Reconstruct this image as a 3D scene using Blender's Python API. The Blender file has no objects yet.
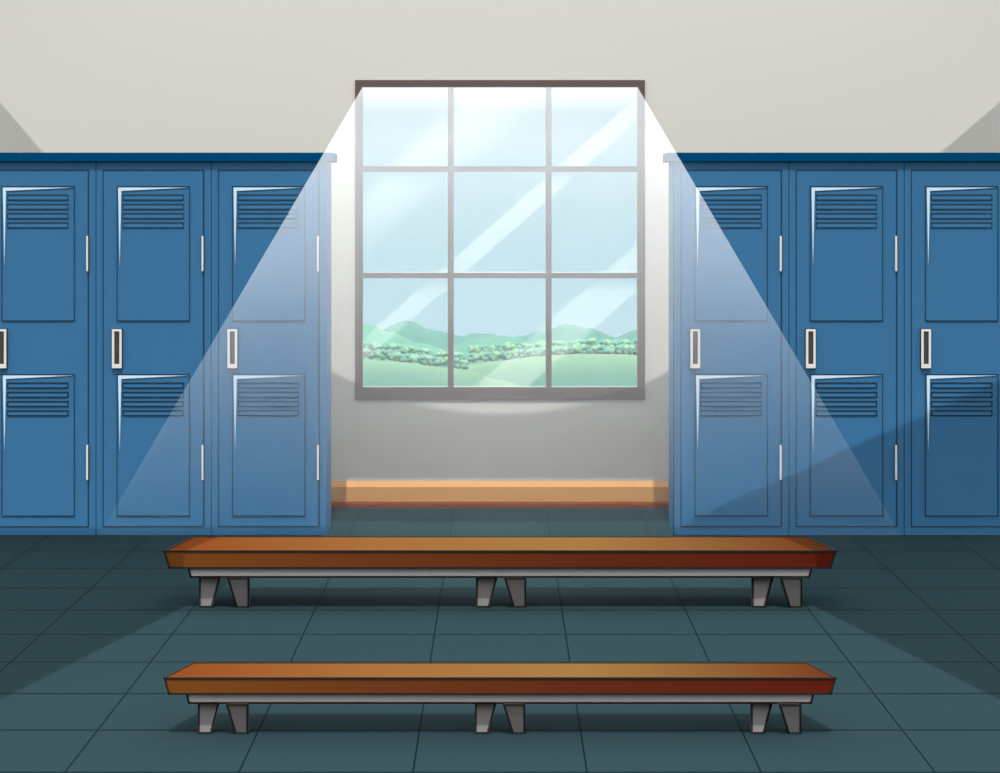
import bpy, bmesh, math, random
from mathutils import Vector, Matrix

random.seed(7)
C = bpy.context.scene.collection
F = 2128.0            # focal length in pixels of the 1000x773 frame
EYE = 1.5155          # eye height
HX, HY = 500.0, 212.5 # vanishing point

def PX(px, d): return (px - HX) * d / F
def PZ(py, d): return EYE - (py - HY) * d / F

# ------------------------------------------------------------------ materials
def lin(c):
    out = []
    for v in c:
        v /= 255.0
        out.append(v / 12.92 if v <= .04045 else ((v + .055) / 1.055) ** 2.4)
    return tuple(out) + (1.0,)

def mat(name, rgb, rough=.7, spec=.25, metal=0.0, noise=0.0, scale=6.0, coat=0.0):
    m = bpy.data.materials.new(name); m.use_nodes = True
    nt = m.node_tree; b = nt.nodes['Principled BSDF']
    b.inputs['Roughness'].default_value = rough
    b.inputs['Specular IOR Level'].default_value = spec
    b.inputs['Metallic'].default_value = metal
    b.inputs['Coat Weight'].default_value = coat
    col = tuple(v / G for v in rgb[:3]) + (1.0,)
    if noise:
        tc = nt.nodes.new('ShaderNodeTexCoord'); n = nt.nodes.new('ShaderNodeTexNoise')
        n.inputs['Scale'].default_value = scale
        nt.links.new(tc.outputs['Object'], n.inputs['Vector'])
        mx = nt.nodes.new('ShaderNodeMix'); mx.data_type = 'RGBA'
        mx.inputs[6].default_value = tuple(v * (1 - noise) for v in col[:3]) + (1,)
        mx.inputs[7].default_value = tuple(min(1, v * (1 + noise)) for v in col[:3]) + (1,)
        nt.links.new(n.outputs['Fac'], mx.inputs[0])
        nt.links.new(mx.outputs[2], b.inputs['Base Color'])
    else:
        b.inputs['Base Color'].default_value = col
    return m

def mul(c, k): return tuple(min(1.0, v * k) for v in c[:3]) + (1.0,)

G = 3.0   # strength of the daylight relative to a white surface
M = {}
M['wall'] = mat('wall_plaster', (.515, .508, .468), .9, .1)
M['frame'] = mat('window_frame_brown', (.072, .043, .036), .6, .2)
M['locker'] = mat('blue_locker_enamel', (.024, .128, .272), .6, .1, noise=.03, scale=2)
M['locker_line'] = mat('dark_teal_seam', (.008, .035, .055), .8, .1)
M['vent_line'] = mat('louvre_dark_outline', (.003, .014, .025), .8, .1)  # dark outline bars round the lower vents
M['cap'] = mat('deep_blue_enamel', (.000, .052, .135), .9, .0)
M['highlight_pale'] = mat('pale_blue_painted_highlight', (.50, .66, .80), .5, .3)
M['chrome'] = mat('satin_metal', (.62, .60, .57), .45, .5)
M['slot'] = mat('handle_slot_dark', (.018, .014, .008), .6, .3)
M['ink'] = mat('black_edging', (.006, .004, .002), .8, .1)
M['steel'] = mat('grey_painted_steel', (.48, .455, .45), .7, .1)
M['leg'] = mat('dark_grey_steel', (.135, .13, .128), .7, .1)
M['rail_wood'] = mat('skirting_wood', (.50, .25, .085), .7, .05, noise=.05, scale=3)
M['shoe'] = mat('skirting_shoe_wood', (.16, .042, .012), .8, .0)
M['shade_panels'] = mat('shade_panel_white', (.6, .6, .56), .9, .1)

def ramp_mat(name, stops, axis='X', rough=.5, spec=.3, coat=0.0, grain=0.0):
    m = bpy.data.materials.new(name); m.use_nodes = True
    nt = m.node_tree; b = nt.nodes['Principled BSDF']
    b.inputs['Roughness'].default_value = rough
    b.inputs['Specular IOR Level'].default_value = spec
    b.inputs['Coat Weight'].default_value = coat
    b.inputs['Coat Roughness'].default_value = rough
    tc = nt.nodes.new('ShaderNodeTexCoord'); sp = nt.nodes.new('ShaderNodeSeparateXYZ')
    nt.links.new(tc.outputs['Object'], sp.inputs[0])
    lo, hi = stops[0][0], stops[-1][0]
    mr = nt.nodes.new('ShaderNodeMapRange')
    mr.inputs[1].default_value = lo; mr.inputs[2].default_value = hi
    nt.links.new(sp.outputs[axis], mr.inputs[0])
    rp = nt.nodes.new('ShaderNodeValToRGB')
    els = rp.color_ramp.elements
    while len(els) < len(stops): els.new(.5)
    for e, (p, c) in zip(els, stops):
        e.position = (p - lo) / (hi - lo); e.color = tuple(v / G for v in c[:3]) + (1,)
    nt.links.new(mr.outputs[0], rp.inputs[0])
    if grain:
        n = nt.nodes.new('ShaderNodeTexNoise'); n.inputs['Scale'].default_value = 3
        mp = nt.nodes.new('ShaderNodeMapping'); mp.inputs['Scale'].default_value = (1, 22, 22)
        nt.links.new(tc.outputs['Object'], mp.inputs[0]); nt.links.new(mp.outputs[0], n.inputs['Vector'])
        mx = nt.nodes.new('ShaderNodeMix'); mx.data_type = 'RGBA'; mx.blend_type = 'MULTIPLY'
        mx.inputs[0].default_value = grain
        nt.links.new(rp.outputs[0], mx.inputs[6]); nt.links.new(n.outputs['Color'], mx.inputs[7])
        nt.links.new(mx.outputs[2], b.inputs['Base Color'])
    else:
        nt.links.new(rp.outputs[0], b.inputs['Base Color'])
    return m

# floor: slate blue tiles with thin dark joints, in real tile units
TILE = .4712
def floor_material():
    m = bpy.data.materials.new('slate_blue_tiles'); m.use_nodes = True
    nt = m.node_tree; b = nt.nodes['Principled BSDF']
    b.inputs['Roughness'].default_value = .9; b.inputs['Specular IOR Level'].default_value = .008
    tc = nt.nodes.new('ShaderNodeTexCoord'); sp = nt.nodes.new('ShaderNodeSeparateXYZ')
    nt.links.new(tc.outputs['Object'], sp.inputs[0])
    def joint(axis, offset, width):
        a = nt.nodes.new('ShaderNodeMath'); a.operation = 'SUBTRACT'; a.inputs[1].default_value = offset
        nt.links.new(sp.outputs[axis], a.inputs[0])
        p = nt.nodes.new('ShaderNodeMath'); p.operation = 'PINGPONG'; p.inputs[1].default_value = TILE / 2
        nt.links.new(a.outputs[0], p.inputs[0])
        l = nt.nodes.new('ShaderNodeMath'); l.operation = 'LESS_THAN'; l.inputs[1].default_value = width / 2
        nt.links.new(p.outputs[0], l.inputs[0]); return l
    jx = joint('X', TILE / 2, .0052); jy = joint('Y', 9.53, .013)
    mx = nt.nodes.new('ShaderNodeMath'); mx.operation = 'MAXIMUM'
    nt.links.new(jx.outputs[0], mx.inputs[0]); nt.links.new(jy.outputs[0], mx.inputs[1])
    c = nt.nodes.new('ShaderNodeMix'); c.data_type = 'RGBA'
    n = nt.nodes.new('ShaderNodeTexNoise'); n.inputs['Scale'].default_value = .6
    nt.links.new(tc.outputs['Object'], n.inputs['Vector'])
    t = nt.nodes.new('ShaderNodeMix'); t.data_type = 'RGBA'
    t.inputs[6].default_value = FLOOR_A; t.inputs[7].default_value = FLOOR_B
    nt.links.new(n.outputs['Fac'], t.inputs[0])
    nt.links.new(t.outputs[2], c.inputs[6]); c.inputs[7].default_value = FLOOR_J
    nt.links.new(mx.outputs[0], c.inputs[0]); nt.links.new(c.outputs[2], b.inputs['Base Color'])
    return m
FLOOR_A = (.0152 / G, .0350 / G, .0415 / G, 1); FLOOR_B = (.0162 / G, .037 / G, .0440 / G, 1); FLOOR_J = (.003 / G, .011 / G, .015 / G, 1)
M['floor'] = floor_material()

# ------------------------------------------------------------------ helpers
def tag(o, label=None, cat=None, group=None, kind=None):
    if label: o['label'] = label
    if cat: o['category'] = cat
    if group: o['group'] = group
    if kind: o['kind'] = kind
    return o

def empty(name, loc, parent=None):
    o = bpy.data.objects.new(name, None); C.objects.link(o)
    o.empty_display_size = .1
    o.location = loc
    if parent: o.parent = parent
    return o

class MB:
    """collects shapes (several materials) for ONE mesh object"""
    def __init__(s): s.bm = bmesh.new(); s.mats = []
    def mi(s, m):
        if m not in s.mats: s.mats.append(m)
        return s.mats.index(m)
    def face(s, pts, m):
        vs = [s.bm.verts.new(p) for p in pts]
        f = s.bm.faces.new(vs); f.material_index = s.mi(m); return f
    def prism(s, a, b, m):
        """closed solid between two rings a and b with the same number of points"""
        va = [s.bm.verts.new(p) for p in a]; vb = [s.bm.verts.new(p) for p in b]
        i = s.mi(m); n = len(a); fs = []
        fs.append(s.bm.faces.new(va)); fs.append(s.bm.faces.new(vb[::-1]))
        for k in range(n):
            fs.append(s.bm.faces.new((va[k], vb[k], vb[(k + 1) % n], va[(k + 1) % n])))
        for f in fs: f.material_index = i
    def box(s, x0, x1, y0, y1, z0, z1, m):
        a = [(x0, y0, z0), (x1, y0, z0), (x1, y0, z1), (x0, y0, z1)]
        b = [(x0, y1, z0), (x1, y1, z0), (x1, y1, z1), (x0, y1, z1)]
        s.prism(a, b, m)
    def bar(s, p, q, r, m):
        p = Vector(p); q = Vector(q); d = (q - p).normalized()
        up = Vector((0, 0, 1)) if abs(d.z) < .9 else Vector((0, 1, 0))
        u = d.cross(up).normalized() * r; v = d.cross(u).normalized() * r
        p = p - d * r; q = q + d * r
        s.prism([p + u + v, p - u + v, p - u - v, p + u - v], [q + u + v, q - u + v, q - u - v, q + u - v], m)
    def build(s, name, parent=None, origin=None, bevel=0.0, smooth=False):
        bmesh.ops.recalc_face_normals(s.bm, faces=s.bm.faces)
        if origin is not None: bmesh.ops.translate(s.bm, verts=s.bm.verts, vec=-Vector(origin))
        me = bpy.data.meshes.new(name); s.bm.to_mesh(me); s.bm.free()
        for m in s.mats: me.materials.append(m)
        if smooth:
            for p in me.polygons: p.use_smooth = True
        o = bpy.data.objects.new(name, me); C.objects.link(o)
        if origin is not None: o.location = origin
        if parent: o.parent = parent
        if bevel:
            md = o.modifiers.new('bevel', 'BEVEL'); md.width = bevel; md.segments = 2; md.limit_method = 'ANGLE'
        return o

# ------------------------------------------------------------------ room shell
WALL = 10.95; LOCK = 10.0
def wx(px): return PX(px, WALL)
def wz(py): return PZ(py, WALL)

f = MB(); f.box(-6, 6, 1.0, WALL + .2, -.12, 0, M['floor'])
floor = f.build('floor'); tag(floor, kind='structure')

w = MB()
X0, X1, Z0, Z1 = wx(357), wx(643), wz(398), wz(82)
TOPZ = 2.95
w.box(-6, X0, WALL, WALL + .2, 0, TOPZ, M['wall'])
w.box(X1, 6, WALL, WALL + .2, 0, TOPZ, M['wall'])
w.box(X0, X1, WALL, WALL + .2, 0, Z0, M['wall'])
w.box(X0, X1, WALL, WALL + .2, Z1, TOPZ, M['wall'])
tag(w.build('wall_back'), kind='structure')

# skirting board with a chamfered top and a dark shoe moulding
b = MB()
yb = WALL - .022
zt, z1, z2 = PZ(481, WALL), PZ(487, yb), PZ(501.5, yb)
b.prism([(-6, WALL, zt), (-6, yb, z1), (-6, yb, 0), (-6, WALL, 0)],
        [(6, WALL, zt), (6, yb, z1), (6, yb, 0), (6, WALL, 0)], M['rail_wood'])
b.prism([(-6, yb, z2), (-6, yb - .012, z2 - .012), (-6, yb - .012, 0), (-6, yb, 0)],
        [(6, yb, z2), (6, yb - .012, z2 - .012), (6, yb - .012, 0), (6, yb, 0)], M['shoe'])
tag(b.build('baseboard_back'), kind='structure')

# window: frame, muntins, glass
win = empty('window_1', (0, WALL, wz(400))); tag(win, kind='structure')
def local(o):                       # geometry is in world space; keep it there under the window's empty
    o.parent = win; o.location = -Vector(win.location); return o
fr = MB(); yf = WALL - .008
def fbox(mb, px0, px1, py0, py1, y0, y1):
    mb.box(PX(px0, y0), PX(px1, y0), y0, y1, PZ(py1, y0), PZ(py0, y0), M['frame'])
fbox(fr, 355, 645, 80, 87.3, yf, WALL + .035)
fbox(fr, 355, 645, 387, 400, yf, WALL + .035)
fbox(fr, 355, 362.6, 87.3, 387, yf, WALL + .035)
fbox(fr, 637.4, 645, 87.3, 387, yf, WALL + .035)
local(fr.build('window_frame'))
mu = MB(); ym = WALL + .0
for a_, b_ in ((447.8, 453.6), (545.8, 551.6)): fbox(mu, a_, b_, 87, 387.5, ym, WALL + .05)
for a_, b_ in ((166.2, 171.6), (272.8, 278.2)): fbox(mu, 362, 638, a_, b_, ym - .004, WALL + .05)
local(mu.build('muntins'))

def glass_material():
    m = bpy.data.materials.new('window_glass_painted_glints'); m.use_nodes = True
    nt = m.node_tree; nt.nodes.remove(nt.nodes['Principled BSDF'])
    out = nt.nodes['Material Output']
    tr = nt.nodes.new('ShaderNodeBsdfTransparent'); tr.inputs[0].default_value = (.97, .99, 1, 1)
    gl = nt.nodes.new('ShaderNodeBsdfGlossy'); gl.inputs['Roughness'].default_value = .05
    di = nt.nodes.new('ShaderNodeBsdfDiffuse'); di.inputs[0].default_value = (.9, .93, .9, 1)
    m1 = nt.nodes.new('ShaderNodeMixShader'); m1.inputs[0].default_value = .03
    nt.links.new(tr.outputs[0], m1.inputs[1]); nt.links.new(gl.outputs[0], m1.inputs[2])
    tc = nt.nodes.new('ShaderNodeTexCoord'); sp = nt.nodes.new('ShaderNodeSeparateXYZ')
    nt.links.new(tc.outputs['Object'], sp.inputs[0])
    # diagonal glints painted in as white bands: v = .9 x - z in metres
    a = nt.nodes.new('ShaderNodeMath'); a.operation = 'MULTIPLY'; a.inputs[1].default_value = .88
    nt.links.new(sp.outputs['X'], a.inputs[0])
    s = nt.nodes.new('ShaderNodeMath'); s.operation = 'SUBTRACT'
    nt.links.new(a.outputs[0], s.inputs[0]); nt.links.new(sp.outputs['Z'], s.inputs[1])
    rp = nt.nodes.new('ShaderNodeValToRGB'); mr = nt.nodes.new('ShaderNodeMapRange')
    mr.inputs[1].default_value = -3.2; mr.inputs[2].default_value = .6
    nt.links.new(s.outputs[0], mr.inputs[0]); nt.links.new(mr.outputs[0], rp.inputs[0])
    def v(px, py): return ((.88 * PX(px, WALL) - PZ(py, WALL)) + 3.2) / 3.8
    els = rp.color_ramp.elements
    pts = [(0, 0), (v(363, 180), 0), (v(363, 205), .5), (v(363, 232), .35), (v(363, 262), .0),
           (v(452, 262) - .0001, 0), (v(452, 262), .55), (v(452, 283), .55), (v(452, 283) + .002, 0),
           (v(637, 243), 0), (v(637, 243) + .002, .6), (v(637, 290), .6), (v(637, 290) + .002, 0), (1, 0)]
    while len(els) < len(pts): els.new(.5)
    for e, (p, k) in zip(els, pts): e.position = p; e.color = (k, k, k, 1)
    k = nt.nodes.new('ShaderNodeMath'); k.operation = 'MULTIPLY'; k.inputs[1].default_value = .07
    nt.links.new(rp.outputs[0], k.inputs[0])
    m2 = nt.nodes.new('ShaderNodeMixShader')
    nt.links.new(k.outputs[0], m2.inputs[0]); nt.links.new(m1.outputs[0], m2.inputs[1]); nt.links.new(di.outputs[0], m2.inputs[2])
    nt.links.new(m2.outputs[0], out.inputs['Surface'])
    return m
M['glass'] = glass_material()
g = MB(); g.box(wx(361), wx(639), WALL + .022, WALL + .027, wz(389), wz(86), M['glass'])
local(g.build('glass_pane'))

# added unseen panels above the frame, cut to cast the shade seen on floor, lockers and wall
SUNT = .466; HP = 3.2
def cp(x, y, z): return (x, y - (HP - z) * SUNT)
c = MB()
def panel(pts):
    c.prism([(x, y, HP) for x, y in pts], [(x, y, HP + .03) for x, y in pts], M['shade_panels'])
LX = abs(PX(327, LOCK))
edge = []
for i in range(13):
    t = -1 + 2 * i / 12
    px = 500 + t * 173; py = 65 + math.sqrt(355 ** 2 - (px - 500) ** 2)
    edge.append(cp(wx(px), WALL, wz(py)))
e0 = edge[0]; e1 = edge[-1]
panel([(e0[0] - .1, 9.525), (e1[0] + .1, 9.525), (e1[0] + .1, e1[1])] + edge[::-1] + [(e0[0] - .1, e0[1])])
panel([cp(-LX, 10, 0), cp(-1.7, 5.96, 0), cp(-3.4, 5.96, 0), cp(-3.4, 10, 0)])
panel([cp(LX, 10, 0), cp(1.7, 5.96, 0), cp(3.4, 5.96, 0), cp(3.4, 10, 1.165)])
panel([(-3.3, 10.81), (-2.2, 10.213), (-3.3, 10.213)])
panel([(3.3, 10.705), (2.1, 10.228), (3.3, 10.228)])
tag(c.build('shade_panels'), kind='structure')

# ------------------------------------------------------------------ lockers
S = LOCK / F
PITCH = 115.25
def rel(r): return r * S                     # locker-local x in metres from its left edge
LD = .30                                     # locker depth
def make_locker():
    root = empty('locker', (0, LOCK, 0))
    W = rel(PITCH); H = PZ(153, LOCK)
    g = .0008
    body = MB()
    # carcass around the door: sides, top, bottom, back
    dx0, dx1 = rel(7.3), rel(107.0); dz0, dz1 = PZ(526.6, LOCK), PZ(170, LOCK)
    body.box(g, dx0, 0, LD, 0, H, M['locker'])
    body.box(dx1 + rel(1.6), W - g, 0, LD, 0, H, M['locker'])
    body.box(dx0, dx1 + rel(1.6), 0, LD, 0, dz0, M['locker'])
    body.box(dx0, dx1 + rel(1.6), 0, LD, dz1, H, M['locker'])
    body.box(dx0, dx1 + rel(1.6), .02, LD, dz0, dz1, M['locker_line'])
    body.box(-.0015, .0022, -.0012, .01, 0, H - .004, M['locker_line'])         # seam to the neighbour
    body.build('body', root)
    door = MB()
    door.box(dx0, dx1, 0, .018, dz0, dz1, M['locker'])
    r = .0022
    for p, q in (((dx0, 0, dz0), (dx0, 0, dz1)), ((dx0, 0, dz1), (dx1, 0, dz1)), ((dx0, 0, dz0), (dx1, 0, dz0))):
        door.bar(p, q, r, M['locker_line'])
    door.box(dx1, dx1 + rel(1.6), -.001, .012, dz0, dz1, M['locker_line'])
    d = door.build('door', root)
    for (t0, t1, v0, lm, vt) in ((186.4, 320.6, 194.8, 'locker_line', 4.9), (374.3, 515.7, 382.8, 'vent_line', 4.8)):
        x0, x1 = rel(21.4), rel(93.7); z0, z1 = PZ(t1, LOCK), PZ(t0, LOCK)
        p = MB(); p.box(x0, x1, -.0025, .002, z0, z1, M['locker'])
        for a_, b_ in (((x0, z0), (x1, z0)), ((x1, z0), (x1, z1)), ((x1, z1), (x0, z1)), ((x0, z1), (x0, z0))):
            p.bar((a_[0], -.003, a_[1]), (b_[0], -.003, b_[1]), .0019, M['locker_line'])
        p.build('door_panel', d)
        v = MB()
        for k in range(4):
            a0, a1 = rel(27.3), rel(87.5); c1 = PZ(v0 + 9.25 * k, LOCK); c0 = PZ(v0 + 9.25 * k + vt, LOCK)
            v.prism([(a0, -.0045, c0), (a1, -.0045, c0), (a1, -.0036, c1), (a0, -.0036, c1)],
                    [(a0, 0, c0), (a1, 0, c0), (a1, 0, c1), (a0, 0, c1)], M['locker'])
            for (p_, q_) in (((a0, c0), (a1, c0)), ((a1, c0), (a1, c1)), ((a1, c1), (a0, c1)), ((a0, c1), (a0, c0))):
                v.bar((p_[0], -.0046, p_[1]), (q_[0], -.0046, q_[1]), .0017 if t0 < 300 else .0022, M[lm])
        v.build('vent', d)
        # highlight built as pale strips along the panel's upper left corner, tapering away
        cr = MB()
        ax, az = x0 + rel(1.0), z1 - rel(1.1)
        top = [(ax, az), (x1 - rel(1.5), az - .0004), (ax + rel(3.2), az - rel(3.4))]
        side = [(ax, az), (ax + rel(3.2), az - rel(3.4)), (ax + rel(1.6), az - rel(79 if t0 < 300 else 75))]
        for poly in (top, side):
            cr.prism([(x, -.0065, z) for x, z in poly], [(x, -.002, z) for x, z in poly], M['highlight_pale'])
        tag(cr.build('corner_highlight', d), 'pale tapering strip painted as a highlight')
    h = MB()
    hx0, hx1, hz0, hz1 = rel(16.6), rel(26.3), PZ(368, LOCK), PZ(329, LOCK)
    ix0, ix1, iz0, iz1 = rel(19.0), rel(24.0), PZ(363.7, LOCK), PZ(331.2, LOCK)
    h.box(hx0 - .003, hx1 + .003, -.008, 0, hz0 - .003, hz1 + .003, M['ink'])
    h.box(hx0, ix0, -.016, 0, hz0, hz1, M['chrome']); h.box(ix1, hx1, -.016, 0, hz0, hz1, M['chrome'])
    h.box(ix0, ix1, -.016, 0, hz0, iz0, M['chrome']); h.box(ix0, ix1, -.016, 0, iz1, hz1, M['chrome'])
    h.box(ix0, ix1, -.010, 0, iz0, iz1, M['ink'])
    h.box(ix0 + .004, ix1 - .004, -.0125, 0, iz0 + .004, iz1 - .004, M['slot'])
    tag(h.build('handle', d), 'chrome recessed pull with a dark slot')
    for (a_, b_) in ((236, 271.2), (445, 479.7)):
        hg = MB(); hg.box(rel(106.0), rel(107.8), -.012, .004, PZ(b_, LOCK), PZ(a_, LOCK), M['chrome'])
        z = PZ((a_ + b_) / 2, LOCK)
        hg.box(rel(107.8), rel(108.4), -.010, .004, PZ(b_, LOCK), PZ(a_, LOCK), M['slot'])
        tag(hg.build('hinge', root, bevel=.001), 'chrome hinge')
    return root

def copy_tree(o, parent=None):
    n = o.copy(); C.objects.link(n)
    if parent: n.parent = parent
    for ch in [x for x in CHILD.get(o.name, [])]: copy_tree(ch, n)
    return n

first = make_locker()
CHILD = {}
for o in list(C.objects):
    if o.parent: CHILD.setdefault(o.parent.name, []).append(o)
places = [
    (-19.35, 'leftmost blue steel locker, cut by the left edge of the photo', 'lockers left of the window'),
    (95.9, 'middle blue steel locker of the three left of the window', 'lockers left of the window'),
    (211.2, 'blue steel locker directly left of the window, mostly in the light shaft', 'lockers left of the window'),
    (673.6, 'blue steel locker directly right of the window, behind the light shaft', 'lockers right of the window'),
    (788.9, 'middle blue steel locker of the three right of the window', 'lockers right of the window'),
    (904.1, 'rightmost blue steel locker, cut by the right edge and half in shade', 'lockers right of the window')]
for i, (px, label, grp) in enumerate(places):
    o = first if i == 0 else copy_tree(first)
    o.location = (PX(px, LOCK), LOCK, 0)
    tag(o, label, 'locker', grp)

for (p0, p1, label) in ((-22, 331.8, 'dark blue metal top rail lying across the three left lockers'),
                        (668.2, 1022, 'dark blue metal top rail lying across the three right lockers')):
    t = MB(); yc = LOCK - .020
    t.box(PX(p0, yc), PX(p1, yc), yc, LOCK + LD + .01, PZ(161.2, yc), PZ(152.6, yc), M['cap'])
    cx = PX((p0 + p1) / 2, yc)
    o = t.build('locker_top_rail', origin=(cx, LOCK + .1, PZ(161.2, yc)))
    tag(o, label, 'top rail')

# ------------------------------------------------------------------ benches
def make_bench(yt, y0, y1, ya, yg, hw_back, hw_top, hw_bot, hwa0, hwa1, legs, df, label, tint):
    """yt back top edge, y0/y1 front top/bottom edge, ya apron bottom, yg ground (pixels); df depth of the front edge"""
    z_top = PZ(y0, df); z_bot = PZ(y1, df)
    db = F * (EYE - z_top) / (yt - HY)
    k = df / F
    root = empty('bench', (0, (df + db) / 2, 0))
    oy = root.location.y
    ftx, fbx, btx = hw_top * k, hw_bot * k, hw_back * db / F
    yb2 = db - .02
    s = MB()
    T = [(-ftx, df - oy, z_top), (ftx, df - oy, z_top), (btx, db - oy, z_top), (-btx, db - oy, z_top)]
    B = [(-fbx, df - oy, z_bot), (fbx, df - oy, z_bot), (btx - .02, yb2 - oy, z_bot), (-btx + .02, yb2 - oy, z_bot)]
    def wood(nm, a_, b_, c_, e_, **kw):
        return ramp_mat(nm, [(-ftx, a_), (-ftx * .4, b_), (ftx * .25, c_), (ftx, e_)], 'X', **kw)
    top_m = wood('bench_top_wood' + tint, (.145, .036, .008), (.175, .072, .020), (.175, .090, .028), (.085, .021, .006), rough=.6, spec=.0, grain=.12)  # lighter tan centre paints the window's sheen into the wood colour
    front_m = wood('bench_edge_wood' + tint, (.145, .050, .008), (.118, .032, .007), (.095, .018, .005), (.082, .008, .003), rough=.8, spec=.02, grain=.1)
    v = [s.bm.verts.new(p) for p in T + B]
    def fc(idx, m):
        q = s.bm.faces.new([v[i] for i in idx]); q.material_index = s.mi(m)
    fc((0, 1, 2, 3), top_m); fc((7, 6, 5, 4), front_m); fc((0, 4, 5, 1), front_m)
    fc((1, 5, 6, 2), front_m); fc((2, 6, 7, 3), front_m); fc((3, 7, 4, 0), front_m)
    r = .9 * k * 1.0
    pts = T + B
    for i, j in ((0, 1), (1, 2), (2, 3), (3, 0), (4, 5), (5, 6), (6, 7), (7, 4), (0, 4), (1, 5), (2, 6), (3, 7)):
        s.bar(pts[i], pts[j], r, M['ink'])
    seat = s.build('seat', root)
    # steel under-frame
    d2 = df + .03; k2 = d2 / F
    a = MB(); za, zb = z_bot, PZ(ya, d2)
    A0 = [(-hwa0 * k2, d2 - oy, za), (hwa0 * k2, d2 - oy, za), (hwa1 * k2, d2 - oy, zb), (-hwa1 * k2, d2 - oy, zb)]
    d3 = db - .05
    A1 = [(p[0], d3 - oy, p[2]) for p in A0]
    a.prism(A0, A1, M['steel'])
    for ring in (A0, A1):
        for i in range(4): a.bar(ring[i], ring[(i + 1) % 4], r, M['ink'])
    a.build('frame_rail', root)
    # legs: a splayed pair at each station; each goes from the rail to the floor
    dg = F * EYE / (yg - HY)
    lean = .045 * df / 8.1
    for (tx0, tx1, bx0, bx1, back) in legs:
        dt = dg + lean if not back else dg - lean * .95
        l = MB(); th = .05 * df / 8.1
        t0 = [PX(tx0, dt), PX(tx1, dt)]; b0 = [PX(bx0, dg), PX(bx1, dg)]
        front = [(b0[0], dg - oy, 0.0), (b0[1], dg - oy, 0.0), (t0[1], dt - oy, zb), (t0[0], dt - oy, zb)]
        rear = [(p[0], p[1] + th, p[2]) for p in front]
        l.prism(front, rear, M['leg'])
        for ring in (front,):
            for i in range(4):
                p, q = Vector(ring[i]), Vector(ring[(i + 1) % 4])
                p.z = max(p.z, r); q.z = max(q.z, r)
                l.bar(p, q, r, M['ink'])
        l.build('leg', root)
    tag(root, label, 'bench', 'wooden locker room benches')
    return root
legsA = []
for cx in (0, 277, 553):
    legsA.append((199.8 + cx, 220.4 + cx, 199.8 + cx, 211.6 + cx, False))
    legsA.append((228.0 + cx, 248.4 + cx, 237.0 + cx, 248.4 + cx, True))
make_bench(537.2, 551.2, 567.8, 576.8, 607.6, 306, 335.8, 330.5, 312, 309, legsA, 8.12,
           'long low wooden bench standing nearest the lockers, the rear of the two', '_rear')
legsB = [(a - 1, b - 1, c_ - 1, d_ - 1, e) for a, b, c_, d_, e in legsA]
legsB = [tuple(500 + (v - 500) * 1.0 if not isinstance(v, bool) else v for v in l) for l in legsB]
make_bench(663.3, 678.2, 693.8, 702.8, 733.9, 306.5, 335.4, 331, 314, 311, legsB, 6.15,
           'long low wooden bench in front of the other, nearest the viewer', '_front')

# ------------------------------------------------------------------ landscape beyond the window
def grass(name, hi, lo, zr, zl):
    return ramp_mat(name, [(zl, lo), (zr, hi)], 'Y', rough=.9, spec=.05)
def ridge(name, pts, D, depth_f, depth_b, drop_f, mat_, label, cat):
    """a rounded hill whose crest follows pts (pixels) at distance D; slopes fall before and behind it"""
    xs = []
    P = sorted(pts)
    def crest(x):
        if x <= P[0][0]: return P[0][1]
        for (xa, ya), (xb, yb_) in zip(P, P[1:]):
            if x <= xb:
                t = (x - xa) / (xb - xa); t = t * t * (3 - 2 * t)
                return ya + (yb_ - ya) * t
        return P[-1][1]
    N = 80; R = 14
    mb = MB(); rows = []
    x0, x1 = P[0][0], P[-1][0]
    for j in range(R + 1):
        v = -1 + 2 * j / R
        dy = v * (depth_f if v < 0 else depth_b)
        fall = drop_f * (1 - math.cos(v * math.pi / 2))
        rows.append([mb.bm.verts.new((PX(x0 + (x1 - x0) * i / N, D), D + dy,
                     PZ(crest(x0 + (x1 - x0) * i / N), D) - fall)) for i in range(N + 1)])
    mi = mb.mi(mat_)
    for j in range(R):
        for i in range(N):
            q = mb.bm.faces.new((rows[j][i], rows[j][i + 1], rows[j + 1][i + 1], rows[j + 1][i])); q.material_index = mi
    # skirt closing the hill down to a flat base
    zb = min(v.co.z for rr in rows for v in rr) - .5
    loop = rows[0] + [r_[-1] for r_ in rows[1:]] + rows[-1][-2::-1] + [r_[0] for r_ in rows[-2:0:-1]]
    low = [mb.bm.verts.new((v.co.x, v.co.y, zb)) for v in loop]
    n = len(loop)
    for i in range(n):
        q = mb.bm.faces.new((loop[i], loop[(i + 1) % n], low[(i + 1) % n], low[i])); q.material_index = mi
    mb.bm.faces.new(low)
    cx = PX((x0 + x1) / 2, D)
    o = mb.build(name, origin=(cx, D, 0), smooth=True)
    return tag(o, label, cat, 'green hills outside the window')

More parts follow.
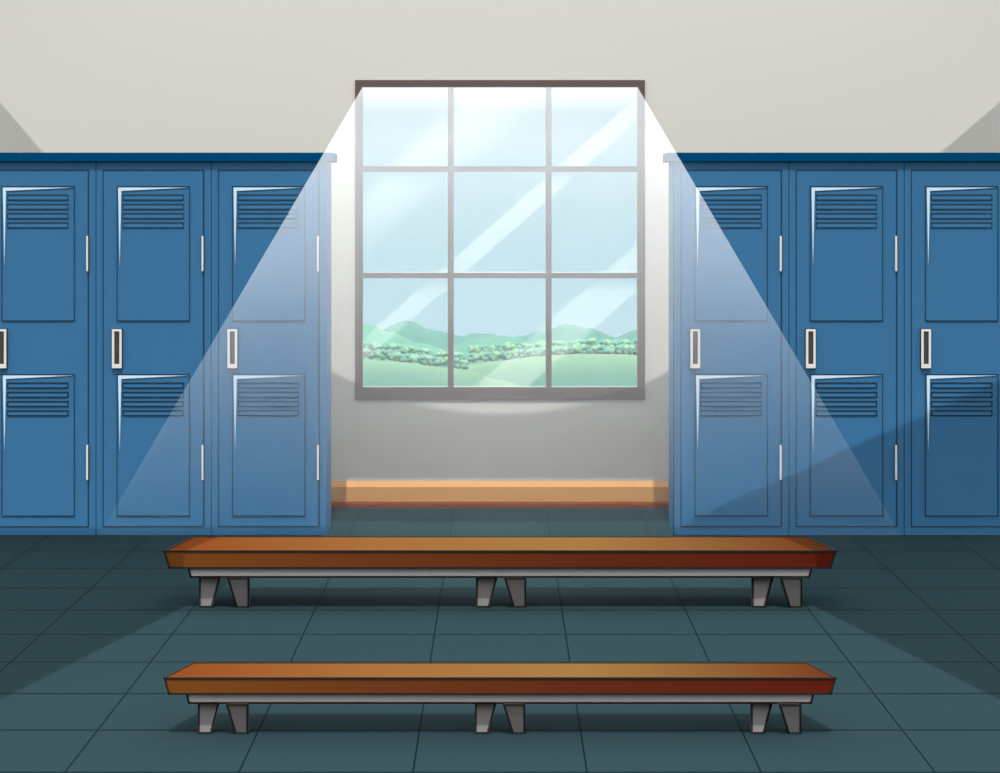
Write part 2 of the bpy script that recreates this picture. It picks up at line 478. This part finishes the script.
FAR = mat('far_hill_teal', (.02, .125, .09), .95, .05)
MID = mat('mid_hill_green', (.035, .155, .10), .95, .05)
NEAR = mat('light_hill_green', (.045, .18, .11), .95, .05)
ridge('hill', [(330, 345), (352, 337), (380, 330), (405, 320), (432, 330), (462, 336), (474, 333), (490, 334), (520, 342), (560, 352), (600, 360)],
      95, 12, 12, 4, FAR, 'teal green hill with the tallest rounded peak, seen through the lower left panes', 'hill')
ridge('hill', [(450, 352), (500, 341), (520, 336), (545, 330), (566, 324), (590, 328), (615, 337), (640, 329), (680, 320)],
      88, 10, 10, 4, FAR, 'dark green hill rising behind the right-hand panes above the bushes', 'hill')
ridge('hill', [(320, 328), (350, 323), (366, 324), (390, 332), (420, 343), (455, 352), (480, 358)],
      76, 7, 7, 3, NEAR, 'light green rounded hill at the far left of the view outside', 'hill')
ridge('hill', [(430, 358), (455, 345), (480, 338), (500, 335.5), (516, 337), (535, 345), (560, 356)],
      72, 6, 6, 3, MID, 'mid green low hill seen through the middle lower pane', 'hill')
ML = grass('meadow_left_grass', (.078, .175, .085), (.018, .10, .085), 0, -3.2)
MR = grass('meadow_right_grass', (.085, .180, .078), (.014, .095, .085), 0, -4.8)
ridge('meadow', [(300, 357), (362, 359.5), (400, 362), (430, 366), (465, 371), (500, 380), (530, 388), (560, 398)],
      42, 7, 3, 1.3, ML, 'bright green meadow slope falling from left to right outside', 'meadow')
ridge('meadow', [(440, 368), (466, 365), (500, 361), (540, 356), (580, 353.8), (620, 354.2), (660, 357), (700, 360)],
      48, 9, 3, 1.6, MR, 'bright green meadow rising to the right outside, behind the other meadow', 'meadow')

BUSH = [mat('bush_leaf_teal', (.075, .25, .17), .95, .05, noise=.2, scale=5),
        mat('bush_leaf_light', (.14, .33, .18), .95, .05, noise=.2, scale=5)]
def bush_mesh(seed, m):
    rnd = random.Random(seed); bm = bmesh.new()
    for k in range(22):
        a = rnd.uniform(0, 2 * math.pi); rr = rnd.uniform(0, .17)
        c0 = Vector((rr * math.cos(a), rr * math.sin(a) * .7, .10 + rnd.uniform(0, .15)))
        ret = bmesh.ops.create_icosphere(bm, subdivisions=2, radius=rnd.uniform(.05, .085), matrix=Matrix.Translation(c0))
        for v in ret['verts']:
            v.co += Vector((rnd.uniform(-1, 1), rnd.uniform(-1, 1), rnd.uniform(-1, 1))) * .010
    me = bpy.data.meshes.new('bush'); bm.to_mesh(me); bm.free(); me.materials.append(m)
    for p in me.polygons: p.use_smooth = True
    return me
bm_ = [bush_mesh(s, BUSH[s % 2]) for s in range(4)]
def base_line(x):
    if x < 466: return 358 + (x - 362) / 104 * 12 if x > 400 else 356 + (x - 340) * .09
    return 363 - (x - 466) / 100 * 7.5 if x < 566 else 355.2
def put_bush(px, py, D, s, i):
    o = bpy.data.objects.new('bush', bm_[i % 4]); C.objects.link(o)
    o.location = (PX(px, D), D, PZ(py, D)); sc = s * D / 2128 / .40
    o.scale = (sc, sc, sc * .95); o.rotation_euler.z = random.uniform(0, 6)
    side = px < 466
    tag(o, 'small leafy green bush in the row behind the left meadow' if side else
        'small leafy green bush in the row along the right meadow crest', 'bush',
        'bushes behind the left meadow' if side else 'bushes along the right meadow')
i = 0; x = 356.0
while x < 646:
    D = 44 if x < 466 else 50
    put_bush(x, base_line(x) + 1.0, D, random.uniform(14, 17), i)
    put_bush(x + 4, base_line(x) - 6.0, D + 1.2, random.uniform(13, 16), i + 1)
    i += 1; x += random.uniform(7.5, 9.5)

# ------------------------------------------------------------------ light shaft: haze lit below the window
def beam_half(py): return 137.5 + (py - 87) * .588
def haze_material():
    m = bpy.data.materials.new('window_light_haze'); m.use_nodes = True
    nt = m.node_tree; nt.nodes.remove(nt.nodes['Principled BSDF']); out = nt.nodes['Material Output']
    sc = nt.nodes.new('ShaderNodeVolumeScatter'); sc.inputs['Color'].default_value = (.86, .93, .98, 1)
    sc.inputs['Anisotropy'].default_value = 0.0
    tc = nt.nodes.new('ShaderNodeTexCoord'); sp = nt.nodes.new('ShaderNodeSeparateXYZ')
    nt.links.new(tc.outputs['Object'], sp.inputs[0])
    mr = nt.nodes.new('ShaderNodeMapRange'); mr.inputs[1].default_value = 0; mr.inputs[2].default_value = 2.2
    nt.links.new(sp.outputs['Z'], mr.inputs[0])
    rp = nt.nodes.new('ShaderNodeValToRGB'); els = rp.color_ramp.elements
    pts = [(0, DENS[0]), (.16, DENS[1]), (.5, DENS[2]), (.95, DENS[3]), (1.3, DENS[4]), (1.72, DENS[5]), (2.15, DENS[6])]
    top = max(DENS)
    while len(els) < len(pts): els.new(.5)
    for e, (z, d) in zip(els, pts): e.position = z / 2.2; e.color = (d / top,) * 3 + (1,)
    nt.links.new(mr.outputs[0], rp.inputs[0])
    mu_ = nt.nodes.new('ShaderNodeMath'); mu_.operation = 'MULTIPLY'; mu_.inputs[1].default_value = top
    nt.links.new(rp.outputs[0], mu_.inputs[0]); nt.links.new(mu_.outputs[0], sc.inputs['Density'])
    nt.links.new(sc.outputs[0], out.inputs['Volume'])
    return m
DENS = [.006, .03, .085, .18, .29, .41, .58]
M['haze'] = haze_material()
hz = MB(); rings = []
TH = .5
for py, yr in ((87.2, 10.90), (110, 10.55), (149, 9.955), (200, 9.95), (300, 9.95), (420, 9.95), (500, 9.95), (None, 9.95)):
    yfz = yr - TH
    if py is None:
        pr, pf = HY + F * EYE / yr - .3, HY + F * EYE / yfz - .3
    else: pr = pf = py
    ring = [(-beam_half(pf) * yfz / F, yfz, PZ(pf, yfz)), (beam_half(pf) * yfz / F, yfz, PZ(pf, yfz)),
            (beam_half(pr) * yr / F, yr, PZ(pr, yr)), (-beam_half(pr) * yr / F, yr, PZ(pr, yr))]
    rings.append([hz.bm.verts.new(p) for p in ring])
mi = hz.mi(M['haze'])
for a, b in zip(rings, rings[1:]):
    for i in range(4): hz.bm.faces.new((a[i], a[(i + 1) % 4], b[(i + 1) % 4], b[i]))
hz.bm.faces.new(rings[0]); hz.bm.faces.new(rings[-1][::-1])
ho = hz.build('light_haze')
tag(ho, 'pale shaft of hazy daylight widening down from the window', 'haze', kind='stuff')

# ------------------------------------------------------------------ light
sun = bpy.data.lights.new('sun', 'SUN'); sun.energy = 3.1 * G; sun.angle = math.radians(.25); sun.color = (1, .985, .95)
so = bpy.data.objects.new('sun', sun); C.objects.link(so)
so.rotation_euler = Vector((0, SUNT, -1)).to_track_quat('-Z', 'Y').to_euler()
so.location = (0, 0, 8)

dl = bpy.data.lights.new('daylight', 'SPOT'); dl.energy = 2200; dl.shadow_soft_size = .25
dl.spot_size = math.radians(42); dl.spot_blend = 1; dl.color = (.95, 1, 1)
do = bpy.data.objects.new('daylight', dl); C.objects.link(do); do.location = (0, 13.2, 3.5)
do.rotation_euler = (Vector((0, 10.25, 0)) - do.location).to_track_quat('-Z', 'Y').to_euler()

world = bpy.data.worlds.new('overcast_sky'); bpy.context.scene.world = world; world.use_nodes = True
nt = world.node_tree; bg = nt.nodes['Background']
tc = nt.nodes.new('ShaderNodeTexCoord'); sp = nt.nodes.new('ShaderNodeSeparateXYZ')
nt.links.new(tc.outputs['Generated'], sp.inputs[0])
mr = nt.nodes.new('ShaderNodeMapRange'); mr.inputs[1].default_value = -1; mr.inputs[2].default_value = 1
nt.links.new(sp.outputs['Z'], mr.inputs[0])
rp = nt.nodes.new('ShaderNodeValToRGB'); els = rp.color_ramp.elements
SKYL = 3.0
stops = [(-1, (.9, .9, .86)), (-.12, (.9, .9, .86)), (-.07, (.46, .66, .72)), (-.02, (.30, .51, .57)), (.05, (.26, .38, .43)), (.14, (1.38 * G, 1.36 * G, 1.3 * G)),
         (.35, (2.2 * G, 2.2 * G, 2.2 * G)), (1, (2.5 * G, 2.5 * G, 2.5 * G))]
while len(els) < len(stops): els.new(.5)
for e, (z, c_) in zip(els, stops): e.position = (z + 1) / 2; e.color = tuple(v / SKYL for v in c_) + (1,)
nt.links.new(mr.outputs[0], rp.inputs[0]); nt.links.new(rp.outputs[0], bg.inputs['Color'])
bg.inputs['Strength'].default_value = SKYL

# ------------------------------------------------------------------ camera and view
cam = bpy.data.cameras.new('camera'); co = bpy.data.objects.new('camera', cam); C.objects.link(co)
cam.sensor_width = 36; cam.lens = 36 * F / 1000
co.location = (0, 0, EYE); co.rotation_euler = (math.pi / 2, 0, 0)
cam.shift_x = 0; cam.shift_y = -(386.5 - HY) / 1000
cam.clip_end = 500
sc = bpy.context.scene; sc.camera = co
sc.view_settings.view_transform = 'Standard'; sc.view_settings.look = 'None'
sc.view_settings.exposure = 0; sc.view_settings.gamma = 1; sc.view_settings.use_curve_mapping = False
sc.cycles.volume_bounces = 4; sc.cycles.max_bounces = 8; sc.cycles.transparent_max_bounces = 12
sc.cycles.use_denoising = True
